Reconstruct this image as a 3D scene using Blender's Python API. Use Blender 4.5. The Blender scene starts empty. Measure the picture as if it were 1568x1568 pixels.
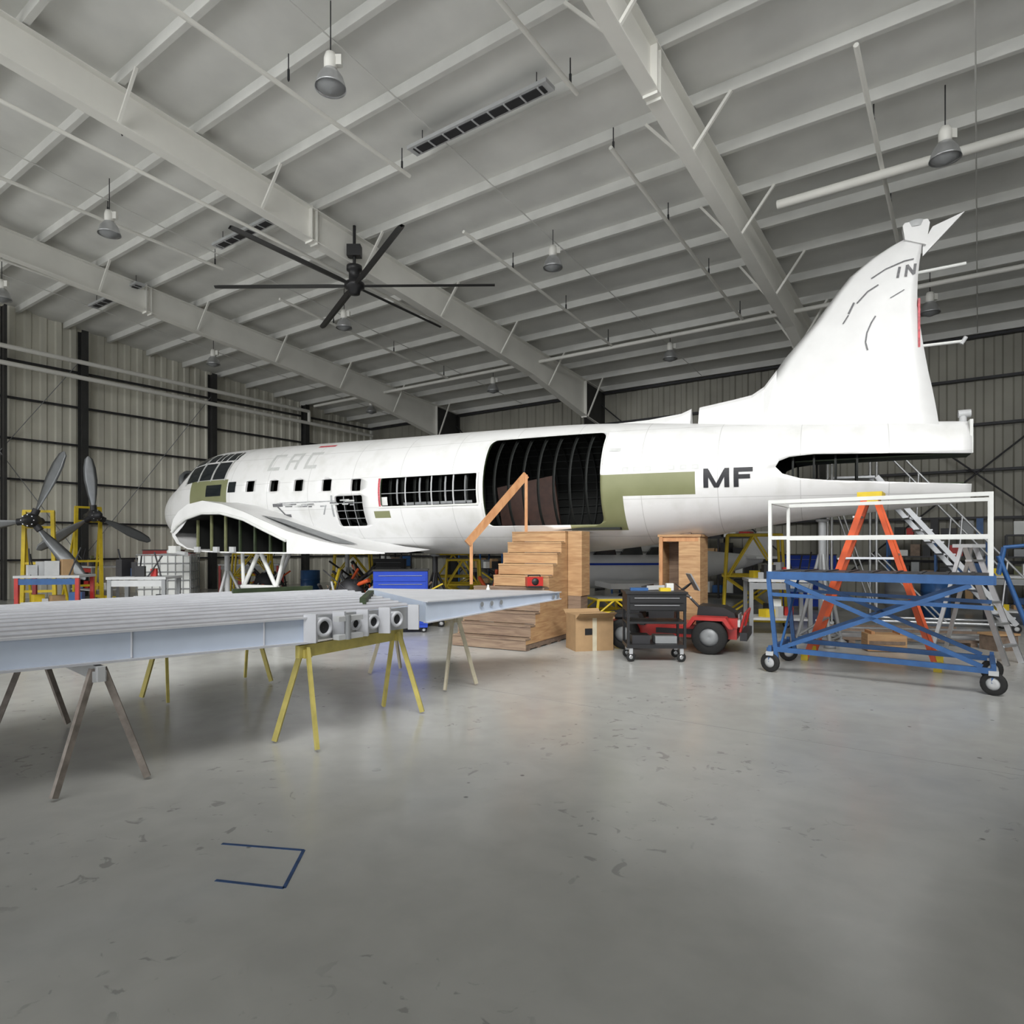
import bpy, math, random, bmesh
from mathutils import Vector, Matrix
random.seed(7)
S=bpy.context.scene
try:
    S.view_settings.view_transform='Standard'
except Exception: pass

# ---------------------------------------------------------------- materials
def mat(name,col,rough=.5,metal=0.,ns=0,na=.0,bump=0.,bs=None,spec=None):
    m=bpy.data.materials.new(name); m.use_nodes=True
    nt=m.node_tree; b=nt.nodes['Principled BSDF']
    b.inputs['Base Color'].default_value=(*col,1); b.inputs['Roughness'].default_value=rough
    b.inputs['Metallic'].default_value=metal
    if ns:
        tc=nt.nodes.new('ShaderNodeTexCoord'); n=nt.nodes.new('ShaderNodeTexNoise')
        n.inputs['Scale'].default_value=ns; n.inputs['Detail'].default_value=4
        nt.links.new(tc.outputs['Object'],n.inputs['Vector'])
        r=nt.nodes.new('ShaderNodeValToRGB')
        r.color_ramp.elements[0].position=.3; r.color_ramp.elements[1].position=.7
        r.color_ramp.elements[0].color=(*[c*(1-na) for c in col],1)
        r.color_ramp.elements[1].color=(*[min(1,c*(1+na*.5)) for c in col],1)
        nt.links.new(n.outputs['Fac'],r.inputs['Fac']); nt.links.new(r.outputs['Color'],b.inputs['Base Color'])
        if bump:
            bp=nt.nodes.new('ShaderNodeBump'); bp.inputs['Strength'].default_value=bump
            n2=nt.nodes.new('ShaderNodeTexNoise'); n2.inputs['Scale'].default_value=bs or ns
            nt.links.new(tc.outputs['Object'],n2.inputs['Vector'])
            nt.links.new(n2.outputs['Fac'],bp.inputs['Height']); nt.links.new(bp.outputs['Normal'],b.inputs['Normal'])
    return m
M={}
M['white']=mat('white_paint',(.80,.80,.80),.4,0,3,.05)
M['wingwhite']=mat('wing_skin',(.33,.33,.36),.5,.1,4,.10)
M['wingrib']=mat('wing_stringer',(.60,.61,.65),.45,.1,4,.08)
M['sparw']=mat('spar_web_primer',(.66,.74,.88),.4,.1,5,.05)
M['steelw']=mat('cream_steel',(.90,.89,.84),.5,0,1.5,.05)
M['purlin']=mat('purlin_steel',(.76,.76,.73),.5,.0,2,.08)
M['insul']=mat('roof_insulation',(.80,.80,.77),.55,0,.7,.14,.35,3)
M['dark']=mat('dark_steel',(.045,.045,.05),.5,.3,3,.2)
M['darkcol']=mat('column_steel',(.05,.05,.05),.5,.2,3,.2)
M['joint']=mat('joint_filler',(.30,.30,.29),.6,0,3,.2)
M['black']=mat('black_plastic',(.015,.015,.017),.45)
M['fanblade']=mat('fan_blade_metal',(.06,.06,.06),.4,.4,3,.1)
M['rubber']=mat('rubber',(.02,.02,.02),.8,0,20,.2)
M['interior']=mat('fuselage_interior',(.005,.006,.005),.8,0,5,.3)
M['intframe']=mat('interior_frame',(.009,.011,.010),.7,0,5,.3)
M['panel']=mat('dark_brown_panel',(.05,.022,.015),.6,0,8,.3)
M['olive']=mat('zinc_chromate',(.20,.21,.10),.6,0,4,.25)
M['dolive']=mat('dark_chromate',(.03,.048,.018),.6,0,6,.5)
M['glass']=mat('dark_glass',(.012,.016,.02),.12,0)
M['alu']=mat('aluminium',(.62,.63,.65),.35,.8,8,.1)
M['grey']=mat('grey_paint',(.3,.31,.32),.5,.2,5,.1)
M['blade']=mat('propeller_blade',(.20,.21,.22),.35,.5,5,.1)
M['lgrey']=mat('light_grey',(.55,.56,.57),.5,0,5,.1)
M['yellow']=mat('yellow_paint',(.75,.55,.03),.45,0,8,.12)
M['pyellow']=mat('faded_yellow',(.66,.56,.16),.5,0,8,.2)
M['cream']=mat('cream_wood',(.62,.56,.42),.6,0,8,.15)
M['brown']=mat('worn_wood',(.22,.16,.12),.7,0,12,.3)
M['greywood']=mat('weathered_wood',(.30,.26,.23),.7,0,12,.35)
M['red']=mat('red_paint',(.50,.03,.025),.35,0,6,.15)
M['orange']=mat('orange_fibreglass',(.80,.12,.03),.4,0,8,.1)
M['blue']=mat('blue_paint',(.03,.11,.30),.4,0,8,.2)
M['bblue']=mat('bright_blue',(.01,.05,.42),.7,0,6,.1)
M['tape']=mat('blue_tape',(.03,.08,.22),.6,0,20,.3)
M['card']=mat('cardboard',(.42,.27,.14),.8,0,6,.12)
M['plastic']=mat('white_plastic',(.76,.77,.75),.4,0,3,.08)
M['letter']=mat('letter_black',(.02,.02,.025),.5)
M['scuff']=mat('paint_remnant',(.42,.43,.44),.6,0,12,.3)
M['ghost']=mat('ghost_lettering',(.60,.61,.60),.5,0,12,.1)
M['pink']=mat('red_stripe',(.60,.10,.12),.5,0,25,.4)
M['chip']=mat('primer_dots',(.16,.16,.17),.5,0,30,.4)

def wood(name,c1,c2,sc=(2,2,18)):
    m=bpy.data.materials.new(name); m.use_nodes=True; nt=m.node_tree; b=nt.nodes['Principled BSDF']
    tc=nt.nodes.new('ShaderNodeTexCoord'); mp=nt.nodes.new('ShaderNodeMapping'); mp.inputs['Scale'].default_value=sc
    n=nt.nodes.new('ShaderNodeTexNoise'); n.inputs['Scale'].default_value=1.3; n.inputs['Detail'].default_value=6; n.inputs['Distortion'].default_value=.8
    r=nt.nodes.new('ShaderNodeValToRGB'); r.color_ramp.elements[0].position=.32; r.color_ramp.elements[1].position=.68
    r.color_ramp.elements[0].color=(*c1,1); r.color_ramp.elements[1].color=(*c2,1)
    nt.links.new(tc.outputs['Object'],mp.inputs['Vector']); nt.links.new(mp.outputs[0],n.inputs['Vector'])
    nt.links.new(n.outputs['Fac'],r.inputs['Fac']); nt.links.new(r.outputs[0],b.inputs['Base Color']); b.inputs['Roughness'].default_value=.65
    return m
M['ply']=wood('plywood',(.38,.21,.10),(.55,.35,.18))
M['plyd']=wood('plywood_worn',(.19,.125,.09),(.32,.23,.16))
M['lumber']=wood('lumber',(.46,.21,.09),(.60,.32,.15),(8,8,3))

def fuselage_mat():
    m=bpy.data.materials.new('fuselage_paint'); m.use_nodes=True; nt=m.node_tree; N=nt.nodes; L=nt.links
    b=N['Principled BSDF']; tc=N.new('ShaderNodeTexCoord'); sp=N.new('ShaderNodeSeparateXYZ'); L.new(tc.outputs['Object'],sp.inputs[0])
    def mth(op,a,c=None,d=None):
        n=N.new('ShaderNodeMath'); n.operation=op
        for i,v in enumerate((a,c,d)):
            if v is None: continue
            if isinstance(v,(int,float)): n.inputs[i].default_value=v
            else: L.new(v,n.inputs[i])
        return n.outputs[0]
    x,y,z=sp.outputs
    def rect(x0,x1,z0,z1):
        a=mth('MULTIPLY',mth('GREATER_THAN',x,x0),mth('LESS_THAN',x,x1))
        c=mth('MULTIPLY',mth('GREATER_THAN',z,z0),mth('LESS_THAN',z,z1))
        return mth('MULTIPLY',a,c)
    side=mth('LESS_THAN',y,0.)
    msk=None
    for r in [(2.80,4.54,2.47,2.84),(2.35,3.36,1.90,2.5),(-7.6,-6.2,2.6,3.2),(-1.9,-1.5,2.2,2.34)]:
        q=rect(*r); msk=q if msk is None else mth('MAXIMUM',msk,q)
    msk=mth('MULTIPLY',msk,side)
    n=N.new('ShaderNodeTexNoise'); n.inputs['Scale'].default_value=2.2; n.inputs['Detail'].default_value=6; L.new(tc.outputs['Object'],n.inputs['Vector'])
    r=N.new('ShaderNodeValToRGB'); r.color_ramp.elements[0].position=.25; r.color_ramp.elements[1].position=.5
    r.color_ramp.elements[0].color=(.70,.70,.68,1); r.color_ramp.elements[1].color=(.81,.81,.81,1); L.new(n.outputs['Fac'],r.inputs[0])
    sx=mth('LESS_THAN',mth('FRACT',mth('DIVIDE',x,1.22)),.010)
    sz=mth('LESS_THAN',mth('FRACT',mth('DIVIDE',mth('ADD',z,.07),.62)),.014)
    seam=mth('MULTIPLY',mth('MAXIMUM',sx,sz),.45)
    mx=N.new('ShaderNodeMixRGB'); L.new(seam,mx.inputs[0]); L.new(r.outputs[0],mx.inputs[1]); mx.inputs[2].default_value=(.35,.35,.34,1)
    r2=N.new('ShaderNodeValToRGB'); r2.color_ramp.elements[0].color=(.18,.19,.09,1); r2.color_ramp.elements[1].color=(.27,.28,.15,1); L.new(n.outputs['Fac'],r2.inputs[0])
    m2=N.new('ShaderNodeMixRGB'); L.new(msk,m2.inputs[0]); L.new(mx.outputs[0],m2.inputs[1]); L.new(r2.outputs[0],m2.inputs[2])
    L.new(m2.outputs[0],b.inputs['Base Color']); b.inputs['Roughness'].default_value=.38
    bp=N.new('ShaderNodeBump'); bp.inputs['Strength'].default_value=.08; n3=N.new('ShaderNodeTexNoise'); n3.inputs['Scale'].default_value=2.5
    L.new(tc.outputs['Object'],n3.inputs['Vector']); L.new(n3.outputs['Fac'],bp.inputs['Height']); L.new(bp.outputs[0],b.inputs['Normal'])
    return m
M['fus']=fuselage_mat()
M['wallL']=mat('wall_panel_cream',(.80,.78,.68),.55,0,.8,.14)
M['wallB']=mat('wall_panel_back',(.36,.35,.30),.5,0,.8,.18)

def floor_mat():
    m=bpy.data.materials.new('polished_concrete'); m.use_nodes=True; nt=m.node_tree; N=nt.nodes; L=nt.links
    b=N['Principled BSDF']; tc=N.new('ShaderNodeTexCoord')
    def noise(sc,det=6,dist=0):
        n=N.new('ShaderNodeTexNoise'); n.inputs['Scale'].default_value=sc; n.inputs['Detail'].default_value=det; n.inputs['Distortion'].default_value=dist
        L.new(tc.outputs['Object'],n.inputs['Vector']); return n.outputs['Fac']
    def ramp(f,p0,c0,p1,c1):
        r=N.new('ShaderNodeValToRGB'); e=r.color_ramp.elements; e[0].position=p0; e[1].position=p1; e[0].color=c0; e[1].color=c1
        L.new(f,r.inputs[0]); return r.outputs[0]
    base=ramp(noise(.6,8,.5),.3,(.50,.50,.48,1),.7,(.55,.55,.53,1))
    fine=ramp(noise(3.5,8,.3),.35,(.92,.92,.92,1),.62,(1,1,1,1))
    mm=N.new('ShaderNodeMixRGB'); mm.blend_type='MULTIPLY'; mm.inputs[0].default_value=1; L.new(base,mm.inputs[1]); L.new(fine,mm.inputs[2])
    st=ramp(noise(9,4,.8),.62,(0,0,0,1),.67,(1,1,1,1))
    st2=ramp(noise(.9,2),.52,(0,0,0,1),.60,(.5,.5,.5,1))
    mu=N.new('ShaderNodeMixRGB'); mu.blend_type='MULTIPLY'; mu.inputs[0].default_value=1; L.new(st,mu.inputs[1]); L.new(st2,mu.inputs[2])
    v=N.new('ShaderNodeTexVoronoi'); v.inputs['Scale'].default_value=2.6; L.new(tc.outputs['Object'],v.inputs['Vector'])
    sp=ramp(v.outputs['Distance'],.03,(.9,.9,.9,1),.05,(0,0,0,1))
    mxx=N.new('ShaderNodeMixRGB'); mxx.blend_type='LIGHTEN'; mxx.inputs[0].default_value=1; L.new(mu.outputs[0],mxx.inputs[1]); L.new(sp,mxx.inputs[2])
    m3=N.new('ShaderNodeMixRGB'); L.new(mxx.outputs[0],m3.inputs[0]); L.new(mm.outputs[0],m3.inputs[1]); m3.inputs[2].default_value=(.20,.20,.19,1)
    L.new(m3.outputs[0],b.inputs['Base Color'])
    rr=ramp(noise(2.0,5),.3,(.17,.17,.17,1),.75,(.27,.27,.27,1)); L.new(rr,b.inputs['Roughness'])
    return m
M['floor']=floor_mat()

# ---------------------------------------------------------------- mesh builder
class MB:
    def __init__(s): s.v=[];s.f=[];s.m=[];s.mats=[];s.sm=[]
    def mi(s,k):
        if k not in s.mats: s.mats.append(k)
        return s.mats.index(k)
    def add(s,vs,fs,k,smooth=False):
        o=len(s.v); s.v+= [tuple(v) for v in vs]; i=s.mi(k)
        for f in fs: s.f.append([o+a for a in f]); s.m.append(i); s.sm.append(smooth)
    def box(s,c,d,k,rz=0,ry=0,rx=0):
        R=Matrix.Rotation(rz,3,'Z')@Matrix.Rotation(ry,3,'Y')@Matrix.Rotation(rx,3,'X'); c=Vector(c)
        vs=[c+R@Vector((x*d[0]/2,y*d[1]/2,z*d[2]/2)) for x in(-1,1) for y in(-1,1) for z in(-1,1)]
        s.add(vs,[(0,1,3,2),(4,6,7,5),(0,4,5,1),(2,3,7,6),(0,2,6,4),(1,5,7,3)],k)
    def fr(s,p,q):
        w=(q-p).normalized(); up=Vector((0,0,1))
        if abs(w.z)>.98: up=Vector((1,0,0))
        u=w.cross(up).normalized(); return u,u.cross(w).normalized()
    def beam(s,p,q,w,h,k):
        p=Vector(p);q=Vector(q);u,v=s.fr(p,q); vs=[]
        for e in(p,q):
            for a,b in((-1,-1),(1,-1),(1,1),(-1,1)): vs.append(e+u*a*w/2+v*b*h/2)
        s.add(vs,[(3,2,1,0),(4,5,6,7),(0,1,5,4),(1,2,6,5),(2,3,7,6),(3,0,4,7)],k)
    def tube(s,p,q,r,k,n=8,r2=None):
        p=Vector(p);q=Vector(q);u,v=s.fr(p,q); r2=r if r2 is None else r2; vs=[]
        for e,R in((p,r),(q,r2)):
            for i in range(n):
                a=2*math.pi*i/n; vs.append(e+u*math.cos(a)*R+v*math.sin(a)*R)
        s.add(vs,[(i,(i+1)%n,n+(i+1)%n,n+i) for i in range(n)],k,True)
        s.add(vs,[list(range(n))[::-1],[n+i for i in range(n)]],k)
    def path(s,pts,r,k,n=8):
        for a,b in zip(pts,pts[1:]): s.tube(a,b,r,k,n)
    def lathe(s,c,prof,k,n=20,axis='z',R=None):
        c=Vector(c); vs=[]
        for r,h in prof:
            for i in range(n):
                a=2*math.pi*i/n; x,y=r*math.cos(a),r*math.sin(a)
                v=Vector((x,y,h)) if axis=='z' else (Vector((x,h,y)) if axis=='y' else Vector((h,x,y)))
                if R: v=R@v
                vs.append(c+v)
        fs=[]
        for j in range(len(prof)-1):
            for i in range(n): fs.append((j*n+i,j*n+(i+1)%n,(j+1)*n+(i+1)%n,(j+1)*n+i))
        s.add(vs,fs,k,True)
    def prism(s,poly,a,b,fn,k):
        n=len(poly); vs=[fn(u,v,a) for u,v in poly]+[fn(u,v,b) for u,v in poly]
        s.add(vs,[list(range(n))[::-1],[n+i for i in range(n)]]+[(i,(i+1)%n,n+(i+1)%n,n+i) for i in range(n)],k)
    def grid(s,rows,k,smooth=True,close=False):
        n=len(rows[0]); vs=[p for r in rows for p in r]; fs=[]
        for j in range(len(rows)-1):
            for i in range(n if close else n-1): fs.append((j*n+i,j*n+(i+1)%n,(j+1)*n+(i+1)%n,(j+1)*n+i))
        s.add(vs,fs,k,smooth)
    def wheel(s,c,r,w,k='rubber',hub='lgrey',ang=0):
        R=Matrix.Rotation(ang,3,'Z')
        s.lathe(c,[(r*.55,-w/2),(r*.9,-w/2),(r,-w/3),(r,w/3),(r*.9,w/2),(r*.55,w/2)],k,20,'y',R)
        s.lathe(c,[(.001,-w*.42),(r*.2,-w*.5),(r*.57,-w*.35),(r*.57,w*.35),(r*.2,w*.5),(.001,w*.42)],hub,16,'y',R)
    def build(s,name,loc=(0,0,0),rz=0,parent=None,norm=True):
        me=bpy.data.meshes.new(name); me.from_pydata(s.v,[],s.f); 
        for k in s.mats: me.materials.append(M[k])
        for p,i,q in zip(me.polygons,s.m,s.sm): p.material_index=i; p.use_smooth=q
        if norm:
            bm=bmesh.new(); bm.from_mesh(me); bmesh.ops.recalc_face_normals(bm,faces=bm.faces); bm.to_mesh(me); bm.free()
        me.update()
        o=bpy.data.objects.new(name,me); S.collection.objects.link(o); o.location=loc; o.rotation_euler=(0,0,rz)
        if parent: o.parent=parent
        return o
def empty(name,loc,rz=0):
    e=bpy.data.objects.new(name,None); S.collection.objects.link(e); e.location=loc; e.rotation_euler=(0,0,rz); e.empty_display_size=.3; return e

# ---------------------------------------------------------------- camera
cam=bpy.data.cameras.new('camera'); co=bpy.data.objects.new('camera',cam); S.collection.objects.link(co)
co.location=(0,0,1.6); co.rotation_euler=(math.pi/2,0,0)
cam.sensor_width=36; cam.lens=36*1000/1568; cam.shift_y=54/1568; cam.clip_end=300; cam.clip_start=.05
S.camera=co

# ---------------------------------------------------------------- hangar
HC=(-6.91,32.0,0); HR=math.atan2(-.582,.813)
def H(mb,name): return mb.build(name,HC,HR)
PW=48; QF=40; RID=25; SL=.101
def roof(q): return 7.60+SL*(q if q<=RID else 2*RID-q)
cols=[5.7,12.8,20.45,27.9,35.2,42.5]
b=MB(); b.add([(-.5,.5,0),(PW+.5,.5,0),(PW+.5,-60,0),(-.5,-60,0)],[(0,1,2,3)],'floor')
b.box((PW/2,-30,-.2),(PW+1,61,.38),'floor')
for p in (7.5,15,30): b.box((p,-20,.0005),(.005,40,.001),'joint')
for q in (4,10,16.2): b.box((24,-q,.0005),(48,.005,.001),'joint')
H(b,'floor')
b=MB()
T=[(-1.565,3.524),(-1.10,3.448),(-1.07,3.065),(-1.424,3.137)]
for (x0,y0),(x1,y1) in zip(T,T[1:]): b.beam((x0,y0,.001),(x1,y1,.001),.018,.002,'tape')
b.build('floor_marking_tape')
# ceiling
b=MB(); pit=1.3; rows=[]
q=0
while q<QF-.01:
    for i in range(6):
        qq=q+i*pit/6
        if qq>QF: break
        t=i/6; sag=.09*(math.sin(math.pi*t)**.6)
        rows.append([(-.2,-qq,roof(qq)-sag+.03),(PW+.2,-qq,roof(qq)-sag+.03)])
    q+=pit
rows.append([(-.2,-QF,roof(QF)),(PW+.2,-QF,roof(QF))])
b.grid(rows,'insul'); 
b.grid([[(x,y,z+.3) for x,y,z in r] for r in (rows[0],rows[115],rows[-1])],'insul',False)
H(b,'ceiling')
b=MB(); q=.2
while q<QF:
    z=roof(q)
    b.beam((0,-q,z-.10),(PW,-q,z-.10),.035,.22,'purlin'); b.beam((0,-q+.03,z-.205),(PW,-q+.03,z-.205),.085,.015,'purlin')
    q+=pit
H(b,'roof_purlins')
b=MB()
for p in [2.8,9.2,16.6,24.2,31.5]:
    b.tube((p,-.3,roof(.3)-.22),(p,-RID,roof(RID)-.22),.012,'purlin',6)
H(b,'sag_rods')
dt=[(0,1.35),(1.6,1.25),(5,.85),(10,.72),(16,.62),(20,.6),(25,.95),(30,.6),(QF,1.0)]
def dep(q):
    for (a,x),(c,y) in zip(dt,dt[1:]):
        if q<=c: return x+(y-x)*(q-a)/(c-a)
    return dt[-1][1]
for p in cols:
    b=MB(); qs=[.3,1.6,3,5,7.5,10,13,16,20,25,30,35,QF]
    top=lambda q: roof(q)-.24
    for a,c in zip(qs,qs[1:]):
        b.prism([(-a,top(a)),(-c,top(c)),(-c,top(c)-dep(c)),(-a,top(a)-dep(a))],p-.008,p+.008,lambda u,v,t:(t,u,v),'steelw')
        b.beam((p,-a,top(a)),(p,-c,top(c)),.24,.02,'steelw')
        b.beam((p,-a,top(a)-dep(a)),(p,-c,top(c)-dep(c)),.24,.02,'steelw')
    for q in (1.6,13.2,13.33,25):
        b.box((p,-q,top(q)-dep(q)/2),(.22,.025,dep(q)+.1),'steelw')
    for i in range(1,19):
        q=.2+i*1.3; zb=top(q)-dep(q)+.02
        if i%2:
            for sgn in (-1,1): b.beam((p+sgn*.1,-q,zb),(p+sgn*.7,-q,roof(q)-.2),.045,.045,'steelw')
    b.prism([(-.15,0),(-.65,0),(-1.5,top(1.5)-dep(1.5)),(-1.5,top(1.5)),(-.15,top(0))],p-.01,p+.01,lambda u,v,t:(t,u,v),'darkcol')
    b.beam((p,-.65,0),(p,-1.5,top(1.5)-dep(1.5)),.25,.02,'darkcol'); b.beam((p,-.15,0),(p,-.15,top(0)),.25,.02,'darkcol')
    H(b,'steel_roof_frame')
# ribbed cladding
def ribs(L_,per=.42,d=.05):
    o=[];x=0
    while x<L_: o+=[(x,0),(x+per*.45,0),(x+per*.55,d),(x+per*.9,d)]; x+=per
    o.append((L_,0)); return o
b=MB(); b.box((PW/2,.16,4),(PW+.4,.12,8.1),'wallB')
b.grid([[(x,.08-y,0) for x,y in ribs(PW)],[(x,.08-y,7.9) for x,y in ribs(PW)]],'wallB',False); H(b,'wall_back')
b=MB()
for z in (1.2,2.4,3.7,4.95,6.2,7.35): b.box((PW/2,-.07,z),(PW,.18,.07),'dark')
H(b,'trim_1')
b=MB()
for a,c in ((cols[0],cols[1]),(cols[1],cols[2]),(cols[2],cols[3])):
    b.tube((a,-.3,.3),(c,-.3,6.9),.025,'dark',6); b.tube((a,-.3,6.9),(c,-.3,.3),.025,'dark',6)
H(b,'wall_bracing_rods')
b=MB()
b.prism([(0,0),(-QF,0),(-QF,roof(QF)+.2),(-RID,roof(RID)+.2),(0,roof(0)+.2)],-.22,-.1,lambda u,v,t:(t,u,v),'wallL')
rb=[(q,d) for q,d in ribs(QF)]
b.grid([[(-.08+d,-q,0) for q,d in rb],[(-.08+d,-q,roof(q)+.1) for q,d in rb]],'wallL',False); H(b,'wall_left')
b=MB()
for z in (1.2,2.4,3.7,4.95,6.2,7.35): b.box((.07,-QF/2,z),(.14,QF,.06),'dark')
H(b,'trim_2')
b=MB()
for q in (4.05,8.3,12.75,14.9,17.2,21.6,26): 
    wd_=.2 if q!=14.9 else .08
    for x_ in (.14,.44): b.box((x_,-q,roof(q)/2-.1),(.02,wd_,roof(q)-.2),'darkcol')
    b.box((.29,-q,roof(q)/2-.1),(.28,.02,roof(q)-.2),'darkcol')
b.tube((.2,-8.3,7.4),(.2,-12.75,1.2),.012,'grey',6); b.tube((.2,-12.75,7.8),(.2,-17.2,1.2),.012,'grey',6); b.tube((.2,-12.75,1.2),(.2,-17.2,7.8),.012,'grey',6)
H(b,'wall_columns')
b=MB()
for x,z in ((.75,7.75),(.75,7.25)):
    b.tube((x,-4.2,z-.3),(x,-30,z),.07,'steelw',10)
b.path([(.75,-.6,6.9),(.75,-4.2,6.95),(.75,-4.2,7.45)],.07,'steelw',10)
H(b,'duct_pipes')
b=MB(); b.prism([(0,0),(-QF,0),(-QF,roof(QF)+.2),(-RID,roof(RID)+.2),(0,roof(0)+.2)],PW,PW+.12,lambda u,v,t:(t,u,v),'wallL'); H(b,'wall_right')
b=MB(); z1=roof(QF)+.2
b.box((PW/2,-QF,(6.3+z1)/2),(PW,.15,z1-6.3),'wallB'); b.box((2.5,-QF,3.15),(5,.15,6.3),'wallB'); b.box((PW-2.5,-QF,3.15),(5,.15,6.3),'wallB'); H(b,'wall_front')
b=MB()
for q in (23.8,38.2): b.box((.55,-q,3.0),(.12,.2,6.0),'darkcol')
b.box((.55,-31,6.05),(.12,14.6,.2),'darkcol'); H(b,'trim_3')  # added frame around the left fill light; the wall behind is solid
b=MB()
def spr(p,q0,q1,dz=.5,n=3):
    b.tube((p,-q0,roof(q0)-dz),(p,-q1,roof(q1)-dz),.036,'steelw',10)
    q=q0+.2
    while q<q1:
        b.tube((p,-q,roof(q)-dz-.02),(p,-q,roof(q)-.1),.010,'dark',6); b.tube((p,-q,roof(q)-dz),(p,-q,roof(q)-dz+.16),.020,'dark',6); q+=2.4
for p,a,c in ((15.7,13.3,30),(19.3,13.4,30),(9.15,13.1,30),(12.1,4.5,30),(19.2,4.6,12.1),(15.4,4.6,11.4),(9.0,4.6,11.4),(22.9,3,12.2),(5.3,4.6,28),(26,4,24)):
    spr(p,a,c)
b.tube((1.5,-4.5,roof(4.5)-.52),(PW-.5,-4.5,roof(4.5)-.52),.055,'steelw',10)
b.tube((21.2,-9.3,roof(9.3)-.6),(PW-1,-9.3,roof(9.3)-.6),.08,'steelw',12)
H(b,'sprinkler_pipes')
for p in (4.6,11.2,17.5):
    b=MB(); q=13.6; z=roof(q)-.34
    b.box((p,-q,z),(2.9,.26,.06),'lgrey'); b.box((p,-q,z-.035),(2.7,.16,.02),'dark')
    for i in range(9): b.box((p-1.28+i*.32,-q,z-.045),(.03,.2,.02),'lgrey')
    for e in(-1.2,1.2): b.tube((p+e,-q,z),(p+e,-q,roof(q)-.05),.008,'dark',6)
    H(b,'ceiling_heater')
def roofw(x,y):
    dx,dy=x-HC[0],y-HC[1]; q=-(dx*.582+dy*.813); return roof(q)
for x,y,h in ((-2.5,9.0,6.45),(.89,14.2,6.2),(-8.2,13.3,6.5),(6.5,9.8,5.95),(-4.5,17.5,6.0),(4.6,19,5.6),(-.65,22.5,5.5),(-9.6,21,6.),(-5.6,26,5.5),(9.6,15,5.5),(-12.5,16,6.2)):
    b=MB(); z=1.6+h; zr=roofw(x,y)-.1
    b.tube((0,0,z+.3),(0,0,zr),.009,'dark',6)
    b.lathe((0,0,z),[(.001,.36),(.07,.35),(.09,.28),(.09,.16),(.055,.13)],'steelw',16)
    b.lathe((0,0,z),[(.055,.14),(.10,.12),(.17,.02),(.205,-.1),(.215,-.13),(.2,-.1),(.16,.01),(.08,.1)],'alu',24)
    b.lathe((0,0,z),[(.001,-.2),(.06,-.19),(.12,-.16),(.19,-.115),(.2,-.1)],'grey',20)
    b.box((.11,0,z+.25),(.09,.08,.14),'steelw')
    b.build('high_bay_lamp',(x,y,0))
# ceiling fan
b=MB(); z=7.42
b.tube((0,0,z),(0,0,roofw(-3.5,14.5)-.1),.035,'black',10)
b.lathe((0,0,z),[(.001,-.22),(.12,-.2),(.14,-.1),(.22,-.06),(.22,.04),(.12,.1),(.12,.3),(.17,.32),(.17,.42),(.03,.45)],'black',20)
b.box((0,0,z+.75),(.3,.2,.25),'black')
for i in range(6):
    a=math.radians(60*i-1); d=Vector((math.cos(a),math.sin(a),0)); n=Vector((-math.sin(a),math.cos(a),0))
    rows=[]
    for r,wd in ((.2,.10),(.5,.16),(1.5,.16),(3.0,.15),(3.12,.12)):
        c=d*r+Vector((0,0,z-.02))
        rows.append([c-n*wd*.5+Vector((0,0,-.012)),c+Vector((0,0,.03)),c+n*wd*.5+Vector((0,0,.012)),c+Vector((0,0,-.03))])
    b.grid(rows,'fanblade',False,True)
b.build('ceiling_fan',(-3.5,14.5,0))

# ---------------------------------------------------------------- airplane
AF=empty('airplane',(-.6,13.64,0),math.atan2(-.451,.892))
tab=[(-9.42,2.95,1.98,.46),(-9.25,3.1,1.86,.66),(-8.95,3.26,1.72,.86),(-8.6,3.42,1.62,1.0),(-8.3,3.66,1.56,1.07),(-7.95,3.9,1.52,1.13),(-7.5,4.03,1.49,1.18),(-7,4.06,1.47,1.23),(-6,4.07,1.46,1.27),(-4,4.05,1.46,1.27),(-2,4.02,1.46,1.27),(0,4.0,1.46,1.27),(2,3.965,1.49,1.265),(3,3.91,1.57,1.21),(4.3,3.80,1.74,1.06),(5.1,3.72,1.88,.94),(5.8,3.66,2.0,.83),(6.6,3.6,2.1,.68),(7.4,3.56,2.19,.51),(8,3.53,2.25,.36),(8.4,3.5,2.28,.26)]
def cr(s,j):
    n=len(tab)
    for i in range(n-1):
        if s<=tab[i+1][0] or i==n-2:
            p=[tab[max(0,i-1)],tab[i],tab[i+1],tab[min(n-1,i+2)]]
            t=(s-p[1][0])/(p[2][0]-p[1][0]); t=min(max(t,0),1); h=p[2][0]-p[1][0]
            m1=(p[2][j]-p[0][j])/(p[2][0]-p[0][0])*h; m2=(p[3][j]-p[1][j])/(p[3][0]-p[1][0])*h
            return (2*t**3-3*t*t+1)*p[1][j]+(t**3-2*t*t+t)*m1+(-2*t**3+3*t*t)*p[2][j]+(t**3-t*t)*m2
def sec(s): 
    a,c,w=cr(s,1),cr(s,2),cr(s,3); return (a+c)/2,(a-c)/2,w
def surf(s,z,off=0.):
    zc,hh,w=sec(s); k=max(-.999,min(.999,(z-zc)/hh)); return Vector((s,-(w*math.sqrt(1-k*k)+off),z))
def surfp(s,ph,off=0.):
    zc,hh,w=sec(s); return Vector((s,-(w+off)*math.cos(ph),zc+(hh+off)*math.sin(ph)))
fb=MB(); ss=[]; s=-9.42
while s<8.4: ss.append(s); s+=.15 if s<-6 else .25
ss.append(8.4); NS=80
def ring(s,t):
    zc,hh,w=sec(s); return [Vector((s,math.cos(2*math.pi*i/NS)*(w-t),zc+math.sin(2*math.pi*i/NS)*(hh-t))) for i in range(NS)]
fb.grid([ring(s,0) for s in ss],'fus',True,True)
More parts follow.
